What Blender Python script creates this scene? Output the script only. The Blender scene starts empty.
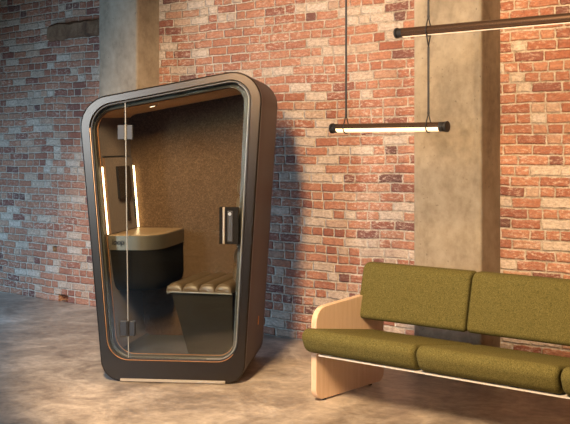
import bpy, math, random
from mathutils import Vector
random.seed(7)
S = bpy.context.scene
C = S.collection
R = math.radians
pi = math.pi

# ------------------------------------------------------------------ helpers
def link(o, parent=None):
    C.objects.link(o)
    if parent is not None:
        o.parent = parent
    return o

def mk(name, verts, faces, mat, parent=None, smooth=35, loc=None):
    me = bpy.data.meshes.new(name)
    me.from_pydata([tuple(v) for v in verts], [], faces)
    me.validate(); me.update()
    if smooth is not None:
        for p in me.polygons: p.use_smooth = True
        me.set_sharp_from_angle(angle=R(smooth))
    if mat is not None: me.materials.append(mat)
    o = bpy.data.objects.new(name, me)
    if loc: o.location = loc
    return link(o, parent)

def tag(o, label=None, cat=None, group=None, kind=None):
    if label: o['label'] = label
    if cat: o['category'] = cat
    if group: o['group'] = group
    if kind: o['kind'] = kind
    return o

def empty(name, loc, rz=0):
    o = bpy.data.objects.new(name, None)
    o.empty_display_size = .1
    o.location = loc; o.rotation_euler = (0, 0, rz)
    return link(o)

def bevel(o, w, seg=2, angle=40):
    m = o.modifiers.new('bevel', 'BEVEL'); m.width = w; m.segments = seg
    m.limit_method = 'ANGLE'; m.angle_limit = R(angle)
    return o

def box(x0, x1, y0, y1, z0, z1):
    v = [(x, y, z) for z in (z0, z1) for y in (y0, y1) for x in (x0, x1)]
    f = [(0, 2, 3, 1), (4, 5, 7, 6), (0, 1, 5, 4), (2, 6, 7, 3), (0, 4, 6, 2), (1, 3, 7, 5)]
    return v, f

def boxes(*bs):
    V, F = [], []
    for b in bs:
        v, f = box(*b); n = len(V)
        V += v; F += [tuple(i + n for i in q) for q in f]
    return V, F

def merge(*gs):
    V, F = [], []
    for v, f in gs:
        n = len(V); V += list(v); F += [tuple(i + n for i in q) for q in f]
    return V, F

def tube(path, r, n=8, closed=False, caps=True):
    P = [Vector(p) for p in path]; V, F = [], []; m = len(P)
    t0 = (P[1] - P[0]).normalized()
    up = Vector((0, 0, 1)) if abs(t0.z) < .9 else Vector((1, 0, 0))
    nrm = (up - t0 * up.dot(t0)).normalized()
    for i in range(m):
        if closed: t = (P[(i + 1) % m] - P[i - 1]).normalized()
        else: t = (P[min(i + 1, m - 1)] - P[max(i - 1, 0)]).normalized()
        nrm = (nrm - t * nrm.dot(t)).normalized(); b = t.cross(nrm)
        for k in range(n):
            a = 2 * pi * k / n
            V.append(P[i] + (nrm * math.cos(a) + b * math.sin(a)) * r)
    for i in range(m if closed else m - 1):
        j = (i + 1) % m
        for k in range(n):
            l = (k + 1) % n
            F.append((i * n + k, i * n + l, j * n + l, j * n + k))
    if caps and not closed:
        F.append(tuple(range(n - 1, -1, -1))); F.append(tuple((m - 1) * n + k for k in range(n)))
    return V, F

def fillet(corners, tl, n=10):
    """rounded polygon: corners [(x, z)], tl tangent length per corner; n+1 points each"""
    out = []; m = len(corners)
    for i in range(m):
        p = Vector(corners[i]); a = (Vector(corners[i - 1]) - p).normalized(); b = (Vector(corners[(i + 1) % m]) - p).normalized()
        t = tl[i]; ang = a.angle(b); r = t * math.tan(ang / 2)
        cdir = (a + b).normalized(); cen = p + cdir * (r / math.sin(ang / 2))
        s = p + a * t; e = p + b * t
        v0 = s - cen; v1 = e - cen; w = v0.angle(v1)
        for k in range(n + 1):
            f = k / n
            q = (v0 * math.sin((1 - f) * w) + v1 * math.sin(f * w)) / math.sin(w)
            out.append(cen + q)
    return [(p.x, p.y) for p in out]

def loft(loops, closed_loop=True, cap0=False, cap1=False):
    V, F = [], []; n = len(loops[0])
    for l in loops: V += l
    for i in range(len(loops) - 1):
        for k in range(n if closed_loop else n - 1):
            l = (k + 1) % n
            F.append((i * n + k, i * n + l, (i + 1) * n + l, (i + 1) * n + k))
    if cap0: F.append(tuple(range(n - 1, -1, -1)))
    if cap1: F.append(tuple((len(loops) - 1) * n + k for k in range(n)))
    return V, F

def offset(poly, d):
    """inward offset of a counter-clockwise closed 2-D polygon"""
    out = []; n = len(poly)
    for i in range(n):
        a = Vector(poly[i - 1]); p = Vector(poly[i]); b = Vector(poly[(i + 1) % n])
        e1 = (p - a).normalized() if (p - a).length > 1e-9 else (b - p).normalized()
        e2 = (b - p).normalized() if (b - p).length > 1e-9 else e1
        n1 = Vector((-e1.y, e1.x)); n2 = Vector((-e2.y, e2.x))
        m = n1 + n2
        if m.length < 1e-6: m = n1
        m.normalize(); k = max(.4, m.dot(n1))
        q = p + m * (d / k); out.append((q.x, q.y))
    return out

# ------------------------------------------------------------------ materials
class NT:
    def __init__(self, name):
        self.m = bpy.data.materials.new(name); self.m.use_nodes = True
        self.t = self.m.node_tree; self.b = self.t.nodes['Principled BSDF']
    def n(self, typ, **kw):
        x = self.t.nodes.new(typ)
        for k, v in kw.items(): setattr(x, k, v)
        return x
    def l(self, a, b): self.t.links.new(a, b)
    def val(self, sock, v):
        if hasattr(v, 'is_output') or isinstance(v, bpy.types.NodeSocket): self.l(v, sock)
        else: sock.default_value = v
    def math(self, op, a, b=None, c=None):
        x = self.n('ShaderNodeMath', operation=op)
        self.val(x.inputs[0], a)
        if b is not None: self.val(x.inputs[1], b)
        if c is not None: self.val(x.inputs[2], c)
        return x.outputs[0]
    def noise(self, vec, scale, detail=4, rough=.55, dist=0):
        x = self.n('ShaderNodeTexNoise'); self.val(x.inputs['Vector'], vec)
        x.inputs['Scale'].default_value = scale; x.inputs['Detail'].default_value = detail
        x.inputs['Roughness'].default_value = rough; x.inputs['Distortion'].default_value = dist
        return x.outputs['Fac']
    def white(self, a, b, c):
        v = self.n('ShaderNodeCombineXYZ'); self.val(v.inputs[0], a); self.val(v.inputs[1], b); self.val(v.inputs[2], c)
        w = self.n('ShaderNodeTexWhiteNoise', noise_dimensions='3D'); self.l(v.outputs[0], w.inputs['Vector'])
        return w.outputs['Value']
    def ramp(self, fac, stops, interp='LINEAR'):
        x = self.n('ShaderNodeValToRGB'); self.val(x.inputs[0], fac)
        cr = x.color_ramp; cr.interpolation = interp
        while len(cr.elements) < len(stops): cr.elements.new(.5)
        for e, (p, c) in zip(cr.elements, stops):
            e.position = p; e.color = (*c, 1) if len(c) == 3 else c
        return x.outputs[0]
    def mix(self, f, a, b, blend='MIX'):
        x = self.n('ShaderNodeMix', data_type='RGBA', blend_type=blend)
        self.val(x.inputs['Factor'], f)
        for s, v in ((x.inputs[6], a), (x.inputs[7], b)):
            self.val(s, (*v, 1) if isinstance(v, tuple) and len(v) == 3 else v)
        return x.outputs[2]
    def rng(self, v, a, b, c=0, d=1, smooth=False):
        x = self.n('ShaderNodeMapRange', interpolation_type='SMOOTHSTEP' if smooth else 'LINEAR')
        self.val(x.inputs['Value'], v)
        x.inputs['From Min'].default_value = a; x.inputs['From Max'].default_value = b
        x.inputs['To Min'].default_value = c; x.inputs['To Max'].default_value = d
        return x.outputs['Result']
    def obj(self): return self.n('ShaderNodeTexCoord').outputs['Object']
    def xyz(self, vec):
        x = self.n('ShaderNodeSeparateXYZ'); self.l(vec, x.inputs[0]); return x.outputs
    def scale(self, vec, s):
        x = self.n('ShaderNodeMapping'); self.l(vec, x.inputs[0]); x.inputs['Scale'].default_value = s
        return x.outputs[0]
    def bump(self, h, strength=.5, dist=.01):
        x = self.n('ShaderNodeBump'); x.inputs['Strength'].default_value = strength
        x.inputs['Distance'].default_value = dist; self.l(h, x.inputs['Height'])
        self.l(x.outputs[0], self.b.inputs['Normal'])
    def col(self, c): self.val(self.b.inputs['Base Color'], (*c, 1) if isinstance(c, tuple) and len(c) == 3 else c)
    def set(self, **kw):
        for k, v in kw.items(): self.val(self.b.inputs[k.replace('_', ' ')], v)
        return self

def m_brick():
    t = NT('old_brick'); P = t.obj()
    o = t.xyz(P)
    h, L = .0735, .226
    n1 = t.noise(P, 1.1, 2); n2 = t.noise(P, 9, 3); n3 = t.noise(P, 45, 3)
    wz = t.math('ADD', t.math('MULTIPLY', t.math('SUBTRACT', n1, .5), .05), t.math('MULTIPLY', t.math('SUBTRACT', n2, .5), .018))
    wz = t.math('ADD', wz, t.math('MULTIPLY', t.math('SUBTRACT', n3, .5), .008))
    n4 = t.noise(t.scale(P, (1.3, 1, 1.7)), 12, 3)
    wx = t.math('ADD', t.math('MULTIPLY', t.math('SUBTRACT', n4, .5), .022), t.math('MULTIPLY', t.math('SUBTRACT', n3, .5), .008))
    z = t.math('DIVIDE', t.math('ADD', t.math('ADD', o[2], wz), -1.834 + .0735 * 40), h)
    row = t.math('FLOOR', z); fz = t.math('FRACT', z)
    x = t.math('DIVIDE', t.math('ADD', o[0], wx), L)
    x = t.math('ADD', x, t.math('ADD', t.math('MULTIPLY', t.math('MODULO', row, 2), .5), t.math('MULTIPLY', t.white(row, 3.1, 7.7), .34)))
    x = t.math('ADD', x, 100)
    col = t.math('FLOOR', x); fx = t.math('FRACT', x)
    sp = t.math('GREATER_THAN', t.white(col, row, 1.5), .72)
    fx2 = t.math('FRACT', t.math('MULTIPLY', fx, 2)); hf = t.math('MULTIPLY', t.math('FLOOR', t.math('MULTIPLY', fx, 2)), sp)
    cid = t.math('ADD', col, t.math('MULTIPLY', hf, .5))
    d1 = t.math('MULTIPLY', t.math('MINIMUM', fx, t.math('SUBTRACT', 1, fx)), L)
    d2 = t.math('MULTIPLY', t.math('MINIMUM', fx2, t.math('SUBTRACT', 1, fx2)), L / 2)
    dx = t.math('ADD', t.math('MULTIPLY', d1, t.math('SUBTRACT', 1, sp)), t.math('MULTIPLY', d2, sp))
    dz = t.math('MULTIPLY', t.math('MINIMUM', fz, t.math('SUBTRACT', 1, fz)), h)
    d = t.math('SMOOTH_MIN', dx, dz, .012)
    dn = t.math('ADD', d, t.math('MULTIPLY', t.math('SUBTRACT', t.noise(P, 70, 3), .5), .007))
    mask = t.rng(dn, .0035, .0075, smooth=True)
    cv = t.white(cid, row, 9.3)
    bc = t.ramp(cv, [(0, (.16, .07, .055)), (.04, (.26, .09, .06)), (.12, (.40, .14, .075)), (.34, (.48, .19, .10)),
                     (.52, (.56, .25, .14)), (.66, (.52, .22, .115)), (.74, (.58, .33, .20)), (.80, (.64, .48, .33)), (1, (.74, .60, .45))])
    # fine wear, limewash streaks
    w = t.noise(t.scale(P, (1, 1, 2.0)), 30, 6, .75)
    bc = t.mix(t.rng(w, .30, .66, .75, 0), bc, (.13, .06, .042))
    lw = t.math('MULTIPLY', t.rng(t.noise(t.scale(P, (1, 1, 2.5)), 19, 8, .8), .50, .60), t.rng(t.noise(P, 1.9, 3), .36, .60))
    bc = t.mix(t.math('MULTIPLY', lw, .85), bc, (.68, .52, .38))
    dk = t.rng(t.noise(t.scale(P, (1.6, 1, .5)), 1.3, 4, .6, .4), .53, .74)
    bc = t.mix(t.math('MULTIPLY', dk, .40), bc, (.10, .055, .05))
    mc = t.ramp(t.noise(P, 18, 6, .75), [(.34, (.20, .15, .10)), (.45, (.43, .335, .235)), (.62, (.64, .52, .385))])
    c = t.mix(mask, mc, bc)
    t.col(c); t.set(Roughness=.93)
    t.b.inputs['Specular IOR Level'].default_value = .2
    cushion = t.rng(dn, .003, .014, smooth=True)
    hgt = t.math('ADD', t.math('MULTIPLY', cushion, .75), t.math('MULTIPLY', t.noise(P, 55, 5, .65), .40))
    hgt = t.math('ADD', hgt, t.math('MULTIPLY', t.white(cid, row, 4.4), .25))
    t.bump(hgt, 1.0, .014)
    return t.m

def m_concrete(name, cols, rough=.85, scale=2.2, bump=.25):
    t = NT(name); P = t.obj()
    f = t.math('ADD', t.math('MULTIPLY', t.noise(t.scale(P, (1, 1, .45)), scale, 6, .62, .3), .7), t.math('MULTIPLY', t.noise(P, scale * 7, 5, .6), .3))
    c = t.ramp(f, [(.33, cols[0]), (.5, cols[1]), (.68, cols[2])])
    pit = t.rng(t.noise(P, 34, 2), .70, .76)
    c = t.mix(t.math('MULTIPLY', pit, .5), c, tuple(v * .45 for v in cols[0]))
    t.col(c); t.set(Roughness=rough); t.b.inputs['Specular IOR Level'].default_value = .25
    t.bump(t.math('ADD', f, t.math('MULTIPLY', t.noise(P, 60, 3), .3)), bump, .01)
    return t.m

def m_floor():
    t = NT('polished_concrete'); P = t.obj()
    a = t.noise(P, .55, 6, .62, .6); b = t.noise(t.scale(P, (1, 1.0, 1)), 2.2, 9, .74, 1.2); c3 = t.noise(P, 14, 5, .65)
    f = t.math('ADD', t.math('ADD', t.math('MULTIPLY', a, .38), t.math('MULTIPLY', b, .44)), t.math('MULTIPLY', c3, .18))
    c = t.ramp(f, [(.37, (.10, .076, .056)), (.45, (.24, .19, .145)), (.53, (.43, .355, .275)), (.62, (.68, .58, .47))])
    sp = t.rng(t.noise(P, 22, 4, .7), .66, .72)
    c = t.mix(t.math('MULTIPLY', sp, .35), c, (.55, .46, .36))
    t.col(c)
    t.set(Roughness=t.rng(b, .3, .7, .28, .5)); t.b.inputs['Specular IOR Level'].default_value = .45
    t.bump(t.math('ADD', b, t.math('MULTIPLY', c3, .4)), .10, .008)
    return t.m

def m_plain(name, c, rough=.5, metal=0, spec=.5, var=.12, scale=40, bump=0):
    t = NT(name); P = t.obj()
    f = t.noise(P, scale, 4)
    t.col(t.mix(f, tuple(v * (1 - var) for v in c), tuple(min(1, v * (1 + var)) for v in c)))
    t.set(Roughness=rough, Metallic=metal); t.b.inputs['Specular IOR Level'].default_value = spec
    if bump: t.bump(f, bump, .002)
    return t.m

def m_fabric(name, c0, c1, c2, scale=420, stretch=(1, 1, 1), bump=.4, mid=.5, sheen=.15):
    t = NT(name); P = t.obj()
    n = t.noise(t.scale(P, stretch), scale, 3, .7)
    n2 = t.noise(P, scale * .32, 4, .75)
    f = t.math('ADD', t.math('MULTIPLY', n, .5), t.math('MULTIPLY', n2, .5))
    t.col(t.ramp(f, [(.36, c0), (mid, c1), (.66, c2)]))
    t.set(Roughness=.95); t.b.inputs['Specular IOR Level'].default_value = .1
    t.b.inputs['Sheen Weight'].default_value = sheen; t.b.inputs['Sheen Roughness'].default_value = .5
    t.bump(f, bump, .003)
    return t.m

def m_wood(name, c0, c1, axis=2, rough=.45):
    t = NT(name); P = t.obj()
    s = [30, 30, 30]; s[axis] = 2.2
    n = t.noise(t.scale(P, tuple(s)), 1.6, 5, .6, .5)
    t.col(t.ramp(n, [(.3, c0), (.7, c1)])); t.set(Roughness=rough)
    t.b.inputs['Specular IOR Level'].default_value = .35
    return t.m

def m_emit(name, c, s):
    t = NT(name); t.col(tuple(min(1, v) for v in c))
    t.b.inputs['Emission Color'].default_value = (*c, 1); t.b.inputs['Emission Strength'].default_value = s
    return t.m

def m_glass(name, tint=(.93, .94, .92), gloss=1.0):
    t = NT(name)
    tr = t.n('ShaderNodeBsdfTransparent'); tr.inputs[0].default_value = (*tint, 1)
    gl = t.n('ShaderNodeBsdfGlossy'); gl.inputs['Roughness'].default_value = .012; gl.inputs[0].default_value = (gloss, gloss, gloss, 1)
    fr = t.n('ShaderNodeFresnel'); fr.inputs[0].default_value = 1.5
    mx = t.n('ShaderNodeMixShader'); t.l(fr.outputs[0], mx.inputs[0]); t.l(tr.outputs[0], mx.inputs[1]); t.l(gl.outputs[0], mx.inputs[2])
    out = t.t.nodes['Material Output']; t.l(mx.outputs[0], out.inputs[0]); t.t.nodes.remove(t.b)
    return t.m

M = dict(
    brick=m_brick(),
    concrete=m_concrete('column_concrete', [(.17, .13, .085), (.31, .245, .165), (.43, .355, .255)]),
    ceil=m_concrete('ceiling_concrete', [(.10, .09, .08), (.14, .125, .11), (.19, .17, .15)]),
    lintel=m_concrete('lintel_stone', [(.07, .032, .016), (.17, .09, .045), (.28, .16, .085)], .95, 9, .9),
    floor=m_floor(),
    shell=m_plain('dark_bronze_shell', (.042, .024, .018), .5, .25, .3, .06, 8),
    frame=m_plain('bronze_frame', (.046, .036, .028), .30, .92, .5, .05, 8),
    reveal=m_plain('grey_green_reveal', (.065, .062, .048), .4, .3),
    copper_lit=m_plain('copper_and_lit_edge', (.62, .29, .12), .35, .8),  # copper for the cable port; on the beads, orange cabin light put into colour
    seal=m_plain('pale_seal', (.24, .23, .20), .45),
    dark=m_plain('dark_rubber', (.02, .019, .018), .5),
    black=m_plain('black_plastic', (.012, .011, .011), .45),
    brass=m_plain('warm_metal', (.42, .33, .22), .35, .8),
    steel=m_plain('brushed_steel', (.50, .48, .44), .32, .9, .5, .08, 60),
    hinge=m_plain('grey_hinge_metal', (.03, .03, .031), .5, .2),
    wool=m_fabric('brown_wool_lining', (.048, .027, .014), (.10, .060, .032), (.20, .125, .07), 300, (1, 1, 1), .6),
    wool2=m_fabric('brown_wool_panel', (.06, .032, .018), (.115, .064, .035), (.19, .112, .062), 300, (1, 1, 1), .5),
    headliner=m_fabric('tan_headliner', (.72, .42, .21), (.80, .48, .25), (.86, .54, .29), 260, (1, 1, 1), .2),
    carpet=m_fabric('dark_carpet', (.014, .012, .009), (.026, .022, .017), (.05, .042, .03), 200),
    leather=m_plain('tan_leather', (.125, .085, .046), .36, 0, .55, .15, 30, .1),
    desk_top=m_wood('desk_oak', (.30, .20, .11), (.38, .26, .15), 0, .35),
    desk_band=m_plain('desk_metal_band', (.17, .15, .115), .36, .6, .5, .08, 50),
    screen=m_plain('black_screen', (.012, .010, .009), .25),
    base=m_plain('bench_base', (.026, .021, .014), .9, 0, .08),
    cabinet=m_plain('matt_black', (.012, .011, .010), .95, 0, .05),
    olive=m_fabric('olive_wool', (.038, .032, .008), (.106, .089, .026), (.21, .175, .06), 430, (1, 1, 1), .55, .5, 0),
    maple=m_wood('maple_ply', (.64, .43, .27), (.73, .52, .35), 2),
    maple_edge=m_plain('white_edge', (.50, .46, .40), .5),
    bronze=m_plain('lamp_bronze', (.20, .12, .078), .27, .85, .5, .05, 10),
    cord=m_plain('black_cord', (.007, .006, .006), .6),
    led=m_emit('led_strip', (1, .74, .42), 10),
    spot=m_emit('downlight_glow', (1, .78, .5), 7),
    glow=m_emit('lamp_glow', (1, .74, .46), 1.25),
    glass=m_glass('clear_glass'),
    ink=m_plain('logo_ink', (.012, .011, .010), .5),
)

# ------------------------------------------------------------------ the place: X along the brick wall, wall at Y = 0, room at Y < 0
TH = R(40.2); D = 6.43
cam = bpy.data.cameras.new('camera'); co = link(bpy.data.objects.new('camera', cam))
co.location = (0, -D, 1.594); co.rotation_euler = (pi / 2, 0, TH)
cam.sensor_width = 36; cam.lens = 36 * 1000 / 570; cam.shift_y = -64 / 570
cam.clip_start = .05
S.camera = co

# brick wall with a few missing bricks
WX0, WX1, WZ = -12.0, 5.0, 4.8
holes = [(-8.62, -8.55, .51, .57), (-8.52, -8.36, .005, .075), (-4.995, -4.94, .17, .23), (-4.90, -4.83, .02, .12)]
xs = sorted({WX0, WX1, *[h[0] for h in holes], *[h[1] for h in holes]})
zs = sorted({0, WZ, *[h[2] for h in holes], *[h[3] for h in holes]})
V, F = [], []
def quad(*p):
    n = len(V); V.extend(p); F.append((n, n + 1, n + 2, n + 3))
for i in range(len(xs) - 1):
    for j in range(len(zs) - 1):
        a, b, c, d = xs[i], xs[i + 1], zs[j], zs[j + 1]
        if any(h[0] - 1e-6 <= a and b <= h[1] + 1e-6 and h[2] - 1e-6 <= c and d <= h[3] + 1e-6 for h in holes): continue
        quad((a, 0, c), (b, 0, c), (b, 0, d), (a, 0, d))
for a, b, c, d in holes:
    e = .09
    quad((a, e, c), (b, e, c), (b, e, d), (a, e, d))
    quad((a, 0, c), (a, e, c), (a, e, d), (a, 0, d)); quad((b, e, c), (b, 0, c), (b, 0, d), (b, e, d))
    quad((a, 0, c), (b, 0, c), (b, e, c), (a, e, c)); quad((a, e, d), (b, e, d), (b, 0, d), (a, 0, d))
n = len(V)
quad((WX0, .3, 0), (WX0, .3, WZ), (WX1, .3, WZ), (WX1, .3, 0))
quad((WX0, 0, WZ), (WX1, 0, WZ), (WX1, .3, WZ), (WX0, .3, WZ))
wall = mk('wall_back', V, F, M['brick'], smooth=None)
tag(wall, 'worn red and cream brick wall behind the booth and the sofa', 'wall', kind='structure')

v, f = box(WX0, WX1, -13, .3, -.1, 0)
fl = mk('floor', v, f, M['floor'], smooth=None); tag(fl, 'mottled polished concrete floor', 'floor', kind='structure')
v, f = box(WX0, WX1, -13, .3, WZ, WZ + .2)
ce = mk('ceiling', v, f, M['ceil'], smooth=None); tag(ce, 'bare concrete ceiling above the room', 'ceiling', kind='structure')

# side wall with a tall window opening on the left, outside the frame
WY0, WY1, WZ0, WZ1 = -5.6, -1.6, .7, 3.0
v, f = boxes((WX0 - .3, WX0, -13, WY0, 0, WZ), (WX0 - .3, WX0, WY1, .3, 0, WZ), (WX0 - .3, WX0, WY0, WY1, 0, WZ0), (WX0 - .3, WX0, WY0, WY1, WZ1, WZ))
wl = mk('wall_left', v, f, M['brick'], smooth=None); tag(wl, 'brick side wall with the window opening', 'wall', kind='structure')

def column(x0, x1, label):
    v, f = box(x0, x1, -.277, .02, 0, WZ)
    o = mk('column', v, f, M['concrete'], smooth=None); bevel(o, .018, 2)
    return tag(o, label, 'column', kind='structure')
column(-7.534, -6.985, 'concrete column behind the booth')
column(-3.979, -3.426, 'concrete column behind the sofa')

# stone lintel let into the wall at top left
prof = [(-.075, 2.74), (-.07, 2.86), (-.02, 2.885), (.05, 2.885), (.05, 2.715), (-.02, 2.715)]
loops = []
for i in range(13):
    x = -8.62 + i * (1.08 / 12)
    loops.append([(x, y + random.uniform(-.012, .012), z + random.uniform(-.012, .012) + .0) for y, z in prof])
v, f = loft(loops, cap0=True, cap1=True)
tr = mk('trim_1', v, f, M['lintel'], smooth=50); tag(tr, 'rough dark stone lintel set in the brick wall', 'lintel', kind='structure')

# ------------------------------------------------------------------ phone booth: local x along its face, y into its depth
BX, BY = -4.6078, -1.4996; BR = R(40.2 - 6.3)
OU, OV = -.43, .46                                   # booth origin in face coordinates
ca, sa = math.cos(BR), math.sin(BR)
booth = empty('phone_booth', (BX + OU * ca - OV * sa, BY + OU * sa + OV * ca, 0), BR)
tag(booth, 'tapered dark bronze phone booth with rounded glass front, desk and padded bench inside', 'booth')
def L3(u, v, z): return (u - OU, v - OV, z)
def ring(poly, v): return [L3(x, v, z) for x, z in poly]

N = 12; q = N + 1
# corners counter-clockwise seen from the front: BL, BR, TR, TL
OUT = fillet([(-.919, 0), (.060, 0), (.197, 2.150), (-1.092, 1.919)], [.135, .125, .25, .20], N)
INN = fillet([(-.876, .146), (.013, .146), (.115, 2.081), (-1.021, 1.873)], [.14, .14, .17, .16], N)
RIM = fillet([(-.858, .160), (-.030, .160), (.056, 2.030), (-1.008, 1.836)], [.13, .11, .13, .13], N)
BAK = fillet([(-.835, .160), (-.030, .160), (.056, 2.030), (-.972, 1.842)], [.05, .05, .06, .06], N)
DEP = .93
O1 = offset(OUT, .006); O2 = offset(OUT, .02)
I1 = offset(INN, -.014)
v, f = loft([ring(I1, .034), ring(OUT, .034), ring(OUT, DEP - .02), ring(O1, DEP - .006), ring(O2, DEP)], cap1=True)
mk('shell', v, f, M['shell'], booth, 40)
# bright-edged front frame: a face ring with eased edges
v, f = loft([ring(INN, .036), ring(INN, .004), ring(offset(INN, -.004), 0), ring(offset(OUT, .010), 0), ring(offset(OUT, .003), .003), ring(OUT, .010), ring(OUT, .034)])
mk('front_frame', v, f, M['frame'], booth, 22)
# reveal between the frame and the cabin
mid1 = [(a[0] * .6 + b[0] * .4, a[1] * .6 + b[1] * .4) for a, b in zip(INN, RIM)]
v, f = loft([ring(INN, .036), ring(offset(mid1, .0), .05), ring(offset(mid1, -.002), .075), ring(RIM, .08), ring(RIM, .15)])
mk('reveal', v, f, M['reveal'], booth, 40)
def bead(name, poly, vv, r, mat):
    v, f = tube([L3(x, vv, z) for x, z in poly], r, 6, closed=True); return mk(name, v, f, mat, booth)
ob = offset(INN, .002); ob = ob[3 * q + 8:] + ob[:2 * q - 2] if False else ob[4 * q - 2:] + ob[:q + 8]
v, f = tube([L3(x, .004, z) for x, z in ob], .0026, 6); mk('outer_lit_line', v, f, M['copper_lit'], booth)  # added thin line, coloured as cabin light catching the frame's inner edge
bead('inner_lit_line', offset(RIM, .002), .150, .0036, M['copper_lit'])  # added line too, its orange standing in for cabin light on the rim
bead('gasket', offset(INN, .008), .020, .006, M['dark'])

# cabin lining, split into its faces
def strip(name, a, b, mat):
    n = len(RIM); idx = [(k % n) for k in range(a, b + 1)]
    v0 = [L3(RIM[k][0], .15, RIM[k][1]) for k in idx]; v1 = [L3(BAK[k][0], .86, BAK[k][1]) for k in idx]
    v, f = loft([v0, v1], closed_loop=False); return mk(name, v, f, mat, booth, 40)
q = N + 1
strip('cabin_floor', N // 2, q + N // 2, M['carpet'])
strip('side_panel', q + N // 2, 2 * q + N // 2, M['wool'])
strip('headliner', 2 * q + N // 2, 3 * q + N // 2, M['headliner'])
strip('side_panel', 3 * q + N // 2, 4 * q + N // 2, M['wool2'])
v, f = ring(BAK, .86), [tuple(range(len(BAK)))]
mk('back_panel', v, f, M['wool'], booth, None)

# glass: fixed pane left of the seam, door right of it
def seam(z): return -.764 + (1.915 - z) * .0130
GP = offset(INN, .004)
left, right = [], []
n = len(GP)
for k in range(n):
    p, p2 = GP[k], GP[(k + 1) % n]
    s0 = p[0] - seam(p[1]); s1 = p2[0] - seam(p2[1])
    (left if s0 < 0 else right).append(p)
    if s0 * s1 < 0:
        t_ = s0 / (s0 - s1); c_ = (p[0] + (p2[0] - p[0]) * t_, p[1] + (p2[1] - p[1]) * t_)
        left.append(c_); right.append(c_)
def slab(poly, v0, v1): return loft([ring(poly, v0), ring(poly, v1)], cap0=True, cap1=True)
v, f = slab(left, .024, .030); mk('fixed_pane', v, f, M['glass'], booth, None)
v, f = slab(right, .024, .030); door = mk('glass_door', v, f, M['glass'], booth, None)
zt, zb = 1.914, .150
v, f = loft([[L3(seam(z) - .0025, .020, z), L3(seam(z) + .0025, .020, z), L3(seam(z) + .0025, .032, z), L3(seam(z) - .0025, .032, z)] for z in (zb, zt)], cap0=True, cap1=True)
mk('door_edge', v, f, M['seal'], booth, None)
# pale rubber seal along the closing side of the door
pts = [p for p in offset(INN, .016)]
path = pts[q - 1:q] + pts[q:2 * q] + pts[2 * q:3 * q - 4]
path[0] = (-.20, path[0][1])
v, f = tube([L3(x, .026, z) for x, z in path], .003, 6); mk('door_seal', v, f, M['seal'], booth)
# hinges: two plates across the seam with a pin
for zc, mt in ((1.702, M['hinge']), (.36, M['black'])):
    s_ = seam(zc)
    v, f = boxes((s_ - .055 - OU, s_ - .006 - OU, .012 - OV, .042 - OV, zc - .05, zc + .05), (s_ + .010 - OU, s_ + .050 - OU, .012 - OV, .042 - OV, zc - .05, zc + .05))
    hg = bevel(mk('hinge', v, f, mt, booth, None), .004)
    v, f = tube([L3(s_, .018, zc - .052), L3(s_, .018, zc + .052)], .007, 8); mk('hinge_pin', v, f, M['seal'] if zc > 1 else M['black'], hg)
# handle: black grip block with a bright bar, both faces of the door
v, f = boxes((-.108 - OU, .024 - OU, -.004 - OV, .022 - OV, .945, 1.196))
hd = bevel(mk('door_handle', v, f, M['cabinet'], booth, None), .006)
v, f = boxes((-.084 - OU, -.068 - OU, -.012 - OV, .0 - OV, .947, 1.194)); bevel(mk('grip_bar', v, f, M['brass'], hd, None), .003)
v, f = boxes((-.052 - OU, -.014 - OU, -.010 - OV, .0 - OV, .962, 1.17)); bevel(mk('lock_plate', v, f, M['dark'], hd, None), .004)
v, f = tube([L3(-.034, -.016, 1.15), L3(-.034, -.006, 1.15)], .011, 14); mk('lock_cylinder', v, f, M['steel'], hd)

# threshold strip
v, f = box(-.79 - OU, -.066 - OU, -.012 - OV, .02 - OV, .005, .023)
bevel(mk('threshold', v, f, M['seal'], booth, None), .002).data.materials[0] = m_plain('tan_threshold', (.34, .285, .22), .45)
# slot on the right side
sx = .060 + .34 * .0637
v, f = [], []
rg = []
for k in range(20):
    a = 2 * pi * k / 20
    rg.append((.55 + .016 * math.cos(a), .34 + .034 * math.sin(a)))
def sidept(vv, z, off): return L3(.060 + z * .0637 + off, vv, z)
v, f = loft([[sidept(a, z, .0005) for a, z in rg], [sidept(.55 + (a - .55) * .9, .34 + (z - .34) * .95, .004) for a, z in rg], [sidept(.55 + (a - .55) * .55, .34 + (z - .34) * .75, .003) for a, z in rg], [sidept(.55 + (a - .55) * .5, .34 + (z - .34) * .7, .0008) for a, z in rg]], cap1=True)
mk('cable_port', v, f, M['copper_lit'], booth)

# left wall board with a light strip along each upright edge
def lw(vv, z, off=0):                                  # point on the cabin's left wall
    k = (vv - .15) / .71
    x0 = -.858 - (z - .160) * .0895; x1 = -.835 - (z - .160) * .0815
    return L3(x0 + (x1 - x0) * k + off, vv, z)
def lwbox(v0, v1, z0, z1, o0, o1):
    V = [lw(vv, z, o) for z in (z0, z1) for vv in (v0, v1) for o in (o0, o1)]
    return V, [(0, 2, 3, 1), (4, 5, 7, 6), (0, 1, 5, 4), (2, 6, 7, 3), (0, 4, 6, 2), (1, 3, 7, 5)]
v, f = lwbox(.185, .81, .99, 1.525, .002, .022); mk('wall_board', v, f, M['wool2'], booth, None)
v, f = lwbox(.19, .80, 1.53, 1.538, .002, .014); mk('board_rail', v, f, M['dark'], booth, None)
for v0, v1 in ((.160, .168), (.822, .830)):
    v, f = lwbox(v0, v1, .99, 1.46, .002, .010 if v0 < .5 else .028); mk('light_strip', v, f, M['led'], booth, None)
v, f = lwbox(.40, .68, 1.225, 1.462, .022, .040); sc = bevel(mk('screen', v, f, M['screen'], booth, None), .004)
v, f = lwbox(.585, .625, 1.055, 1.225, .022, .034); mk('screen_bracket', v, f, M['screen'], sc, None)
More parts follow.
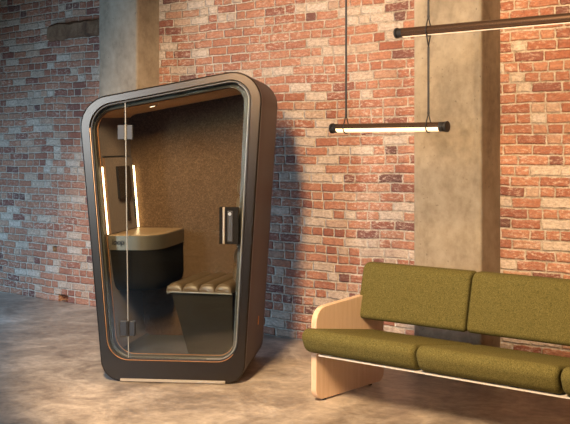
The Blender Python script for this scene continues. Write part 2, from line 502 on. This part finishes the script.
v, f = lwbox(.755, .785, 1.07, 1.22, .022, .030); mk('switch_panel', v, f, M['dark'], booth, None)

# downlight in the headliner
cz = 1.842 + (.972 - .66) * .183
sl = .183
disc = [(-.663 + .032 * math.cos(2 * pi * k / 20), .40 + .032 * math.sin(2 * pi * k / 20)) for k in range(20)]
def hz(u): return 1.843 + (u + .985) * .183
v, f = loft([[L3(u, w, hz(u) - .003) for u, w in disc], [L3(-.663 + (u + .663) * .95, .40 + (w - .40) * .95, hz(u) - .010) for u, w in disc], [L3(-.663 + (u + .663) * .7, .40 + (w - .40) * .7, hz(u) - .008) for u, w in disc]])
dl = mk('downlight', v, f, M['seal'], booth)
v, f = [L3(-.663 + (u + .663) * .72, .40 + (w - .40) * .72, hz(u) - .0075) for u, w in disc], [tuple(range(20))]
mk('downlight_lens', v, f, M['spot'], dl, None)

# desk with a metal edge band, on a dark tapering cabinet
plan = [(-.945, .185), (-.88, .18), (-.80, .178), (-.73, .18), (-.68, .187), (-.635, .208), (-.595, .25), (-.570, .31), (-.556, .40), (-.546, .53), (-.539, .68), (-.532, .845), (-.70, .85), (-.885, .85)]
def pl(poly, z): return [L3(x, y, z) for x, y in poly]
po = offset(plan, .004)
v, f = loft([pl(plan, .878), pl(plan, .976), pl(po, .980)], cap0=True)
band = mk('desk', v, f, M['desk_band'], booth, 35)
v, f = loft([pl(po, .9795), pl(offset(plan, .007), .984)], cap1=True); mk('desk_top', v, f, M['desk_top'], band, 35)
def shrink(k, dz): return [(-.945 + (x + .945) * k + dz * .09, .85 - (.85 - y) * k) for x, y in plan]
v, f = loft([pl(shrink(.98, 0), .877), pl(shrink(.97, .1), .76), pl(shrink(.95, .2), .66), pl(shrink(.91, .25), .61), pl(shrink(.83, .25), .58), pl(shrink(.70, .25), .57)], cap0=True, cap1=True)
mk('desk_cabinet', v, f, M['cabinet'], booth, 40)
tc = bpy.data.curves.new('maker_mark', 'FONT'); tc.body = 'loop'; tc.size = .053; tc.extrude = .0015; tc.offset = .001; tc.shear = .15; tc.space_character = .95
tc.materials.append(M['ink'])
tmp = link(bpy.data.objects.new('maker_mark_curve', tc)); bpy.context.view_layer.update()
me = bpy.data.meshes.new_from_object(tmp.evaluated_get(bpy.context.evaluated_depsgraph_get()))
bpy.data.objects.remove(tmp); me.name = 'maker_mark'
to = link(bpy.data.objects.new('maker_mark', me), band)
to.location = L3(-.905, .177, .918); to.rotation_euler = (pi / 2, 0, R(-3.0))

# bench: channelled leather seat on a base, channelled back pad on the right wall
def ribbed(x0, w, cnt, y0, y1, z0, zt, skew):
    V, F = [], []
    for i in range(cnt):
        a = x0 + i * w; loops = []
        for yy, k in ((y0, .35), (y0 + .006, .7), (y0 + .02, .93), (y0 + .04, 1), ((y0 + y1) / 2, 1), (y1, 1)):
            lp = []; sh = skew * (yy - y0)
            for j in range(13):
                t_ = pi * j / 12
                lp.append(L3(a + w / 2 - w / 2 * math.cos(t_) * (.94 + .06 * k) + sh, yy, z0 + .012 + (zt - z0 - .012) * k * (max(0, math.sin(t_)) ** .6)))
            lp += [L3(a + w * .99 + sh, yy, z0), L3(a + w * .01 + sh, yy, z0)]
            loops.append(lp)
        v, f = loft(loops, cap0=True, cap1=True); n = len(V); V += v; F += [tuple(i2 + n for i2 in q2) for q2 in f]
    return V, F
v, f = ribbed(-.512, .1145, 4, .165, .84, .585, .655, .14); seat = mk('bench_seat', v, f, M['leather'], booth, 50)
v, f = tube([L3(-.507, .30, .572), L3(-.505, .178, .580), L3(-.490, .162, .592), L3(-.46, .160, .595), L3(-.40, .160, .592), L3(-.05, .160, .585)], .005, 6); mk('piping', v, f, M['seal'], seat)
bp = [[L3(x, y, z) for x, y in ((-.478, .185), (-.048, .185), (-.048, .84), (-.45, .84))] for z in (.586,)]
bp.append([L3(x, y, .161) for x, y in ((-.365, .21), (-.052, .21), (-.052, .84), (-.34, .84))])
v, f = loft(bp[::-1], cap0=True, cap1=True); mk('bench_base', v, f, M['base'], booth, None)
V, F = [], []
for i in range(6):
    z0 = .66 + i * .121; loops = []
    for yy, k in ((.185, .3), (.20, .8), (.22, 1), (.80, 1)):
        lp = []
        for j in range(11):
            t_ = pi * j / 10; z = z0 + .0605 - .0585 * math.cos(t_)
            lp.append(L3(-.030 + (z - .16) * .046 - .004 - .040 * k * max(0, math.sin(t_)) ** .6, yy, z))
        lp.append(L3(-.030 + (z0 + .119 - .16) * .046 - .001, yy, z0 + .119)); lp.append(L3(-.030 + (z0 + .002 - .16) * .046 - .001, yy, z0 + .002))
        loops.append(lp)
    v, f = loft(loops, cap0=True, cap1=True); n = len(V); V += v; F += [tuple(k2 + n for k2 in q2) for q2 in f]
mk('bench_back', V, F, M['leather'], booth, 50)

# ------------------------------------------------------------------ sofa: parallel to the wall
sofa = empty('sofa', (-2.635, -1.213, 0))
tag(sofa, 'long olive green wool sofa with pale maple panel arms, in front of the brick wall', 'sofa')
def Q(x, q_, z): return (x + 2.69, -q_ + 1.15, z)
def cushion(name, prof, x0, x1, rr, mat, nn=6):
    """prof: closed (q, z) loop, counter-clockwise; rounded ends of radius rr"""
    loops = []
    seq = [(rr * (1 - math.sin(pi / 2 * k / nn)), rr * (1 - math.cos(pi / 2 * k / nn))) for k in range(nn, -1, -1)][::-1]
    # from the end inwards: inset rr -> 0
    ends = [(rr * (1 - math.cos(pi / 2 * k / nn)), rr * (1 - math.sin(pi / 2 * k / nn))) for k in range(nn + 1)]
    A = [(x0 + dx, ins) for dx, ins in ends]; B = [(x1 - dx, ins) for dx, ins in ends][::-1]
    steps = A + [(x0 + (x1 - x0) * t_, 0) for t_ in (.25, .5, .75)] + B
    for x, ins in steps:
        loops.append([Q(x, a, b) for a, b in (offset(prof, ins) if ins > 1e-6 else prof)])
    v, f = loft(loops, cap0=True, cap1=True)
    return mk(name, v, f, mat, sofa, 60)
# seat section, front nose at high q
sp = fillet([(.86, .318), (1.535, .318), (1.60, .482), (.86, .378)], [.022, .055, .085, .022], 8)
sp2 = []
for a, b in sp:
    k = (a - .86) / .7
    sp2.append((a, b + (.010 * math.sin(pi * max(0, min(1, k))) if b > .40 else 0)))
def lean(q_, z): return (q_, z)
bk = fillet([(.875, .470), (1.010, .462), (.925, .829), (.805, .829)], [.035, .045, .05, .035], 8)
for x0, x1 in ((-3.985, -3.161), (-3.149, -2.291), (-2.279, -1.41)):
    cushion('seat_cushion', sp2, x0, x1, .029, M['olive'])
    cushion('back_cushion', bk, max(x0, -3.972), x1, .022, M['olive'])
v, f = boxes((-3.88 + 2.69, -1.44 + 2.69, -1.522 + 1.15, -.87 + 1.15, .3095, .3175))
mk('seat_board', v, f, M['maple_edge'], sofa, None)
v, f = boxes((-3.93 + 2.69, -1.44 + 2.69, -.79 + 1.15, -.765 + 1.15, .50, .60))
mk('back_rail', v, f, M['maple'], sofa, None)
arm = fillet([(.725, .012), (1.468, .012), (1.468, .590), (.725, .632)], [.06, .075, .10, .05], 10)
for x0, x1 in ((-3.982, -3.940), (-1.43, -1.388)):
    a1 = offset(arm, .003)
    v, f = loft([[Q(x0, a, b) for a, b in a1], [Q(x0 + .003, a, b) for a, b in arm], [Q(x1 - .003, a, b) for a, b in arm], [Q(x1, a, b) for a, b in a1]], cap0=True, cap1=True)
    pn = mk('side_panel', v, f, M['maple'], sofa, 40)
    for qq in (.86, 1.36):
        v, f = tube([Q((x0 + x1) / 2, qq, 0), Q((x0 + x1) / 2, qq, .014)], .014, 12); mk('glide', v, f, M['black'], pn)

# ------------------------------------------------------------------ two tube pendants above the sofa, one below the other
LQ = 1.2
def pendant(x0, x1, z, loops_x, split0, split1, label, tops, r=.0295):
    cx = (x0 + x1) / 2
    e = empty('tube_pendant', (cx, -LQ, z)); tag(e, label, 'lamp', 'tube pendants hung over the sofa')
    a0, a1 = x0 - cx + .035, x1 - cx - .035
    def arc(t0, t1, rr, xa, xb, n_=24):
        return loft([[(xx, -rr * math.cos(t0 + (t1 - t0) * k / n_), rr * math.sin(t0 + (t1 - t0) * k / n_)) for k in range(n_ + 1)] for xx in (xa, xb)], closed_loop=False)
    # angle measured from the side facing the room, upward positive
    v, f = merge(arc(split1 - 2 * pi + .0, split0, r * .97, a0, a1)) if False else arc(R(split1), R(split0 + 360), r * .97, a0, a1)
    mk('diffuser', v, f, M['glow'], e)
    o0 = arc(R(split0), R(split1), r, a0 - .0, a1 + .0); 
    mk('shade', o0[0], o0[1], M['bronze'], e, 40)
    for s_, xe in ((-1, x0 - cx), (1, x1 - cx)):
        secs = [(0, .70), (.003, 1.12), (.016, 1.14), (.018, .85), (.026, .85), (.027, 1.02), (.055, 1.02), (.056, .9)]
        lp = [[(xe - s_ * d_, r * k_ * math.cos(2 * pi * j / 24), r * k_ * math.sin(2 * pi * j / 24)) for j in range(24)] for d_, k_ in secs]
        v, f = loft(lp, cap0=True, cap1=True); mk('end_cap', v, f, M['black'], e, 40)
    for lx, top, below in tops:
        x = lx - cx; g = r + .004
        # sling: up the front, over into the cord, and down behind
        circ = [(x, -g * math.cos(R(a)), g * math.sin(R(a))) for a in range(35, 35 - 251, -10)]
        v1 = tube([(x, 0, .085), *circ, (x, 0, .085)], .0042, 6)
        g_ = [v1, tube([(x, 0, .082), (x, 0, top - z)], .0068, 8), tube([(x, 0, .076), (x, 0, .092)], .008, 8)]
        if below: g_.append(tube([(x, -g * .7, -g * .7), (x, 0, -.10)], .0045, 6)); g_.append(tube([(x, g * .7, -g * .7), (x, 0, -.10)], .0045, 6))
        v, f = merge(*g_); mk('cord', v, f, M['cord'], e)
    return e
pendant(-4.02, -3.135, 1.723, None, -6, 190, 'lower tube pendant with glowing underside, hung level over the left end of the sofa',
        [(-3.899, WZ, False), (-3.273, 2.312 - .10, False)])
pendant(-3.511, -1.76, 2.312, None, -60, 220, 'upper tube pendant running out of the top right of the picture',
        [(-3.273, WZ, True), (-2.0, WZ, False)])

# ------------------------------------------------------------------ light
def light(name, typ, loc, tgt, energy, color, **kw):
    d = bpy.data.lights.new(name, typ); d.energy = energy; d.color = color
    for k, v_ in kw.items(): setattr(d, k, v_)
    o = link(bpy.data.objects.new(name, d)); o.location = loc
    o.rotation_euler = (Vector(tgt) - Vector(loc)).to_track_quat('-Z', 'Y').to_euler()
    return o
for kz in (2.95, 3.27, 3.59, 3.91, 4.23):
    light('track_spotlight', 'SPOT', (-2.6, -4.9, kz), (-3.86, 0, 1.0 + (kz - 3.75) * .6), 435, (1, .71, .43), spot_size=R(70), spot_blend=.15, shadow_soft_size=.2)
light('window_daylight', 'AREA', (WX0 + .05, -3.5, 1.25), (-6.4, -3.1, -.8), 290, (.33, .60, 1), shape='RECTANGLE', size=3.4, size_y=1.0, spread=R(125))
light('rear_window_daylight', 'AREA', (-3.0, -12.3, 2.6), (-5.3, -1.4, 1.4), 30, (.62, .80, 1), shape='RECTANGLE', size=1.2, size_y=1.8, spread=R(36))
light('cabin_downlight', 'SPOT', (BX + (-.663) * ca - .40 * sa, BY + (-.663) * sa + .40 * ca, 1.87), (BX + (-.45) * ca - .5 * sa, BY + (-.45) * sa + .5 * ca, .4), 10, (1, .70, .38), spot_size=R(140), spot_blend=.8, shadow_soft_size=.03)

w = bpy.data.worlds.new('room_ambience'); S.world = w; w.use_nodes = True
w.node_tree.nodes['Background'].inputs[0].default_value = (.62, .66, .74, 1)
w.node_tree.nodes['Background'].inputs[1].default_value = .06

S.view_settings.view_transform = 'Standard'; S.view_settings.look = 'None'
S.view_settings.gamma = 1; S.view_settings.use_curve_mapping = False
S.view_settings.exposure = 0
S.cycles.use_denoising = True
S.cycles.max_bounces = 8; S.cycles.transparent_max_bounces = 16
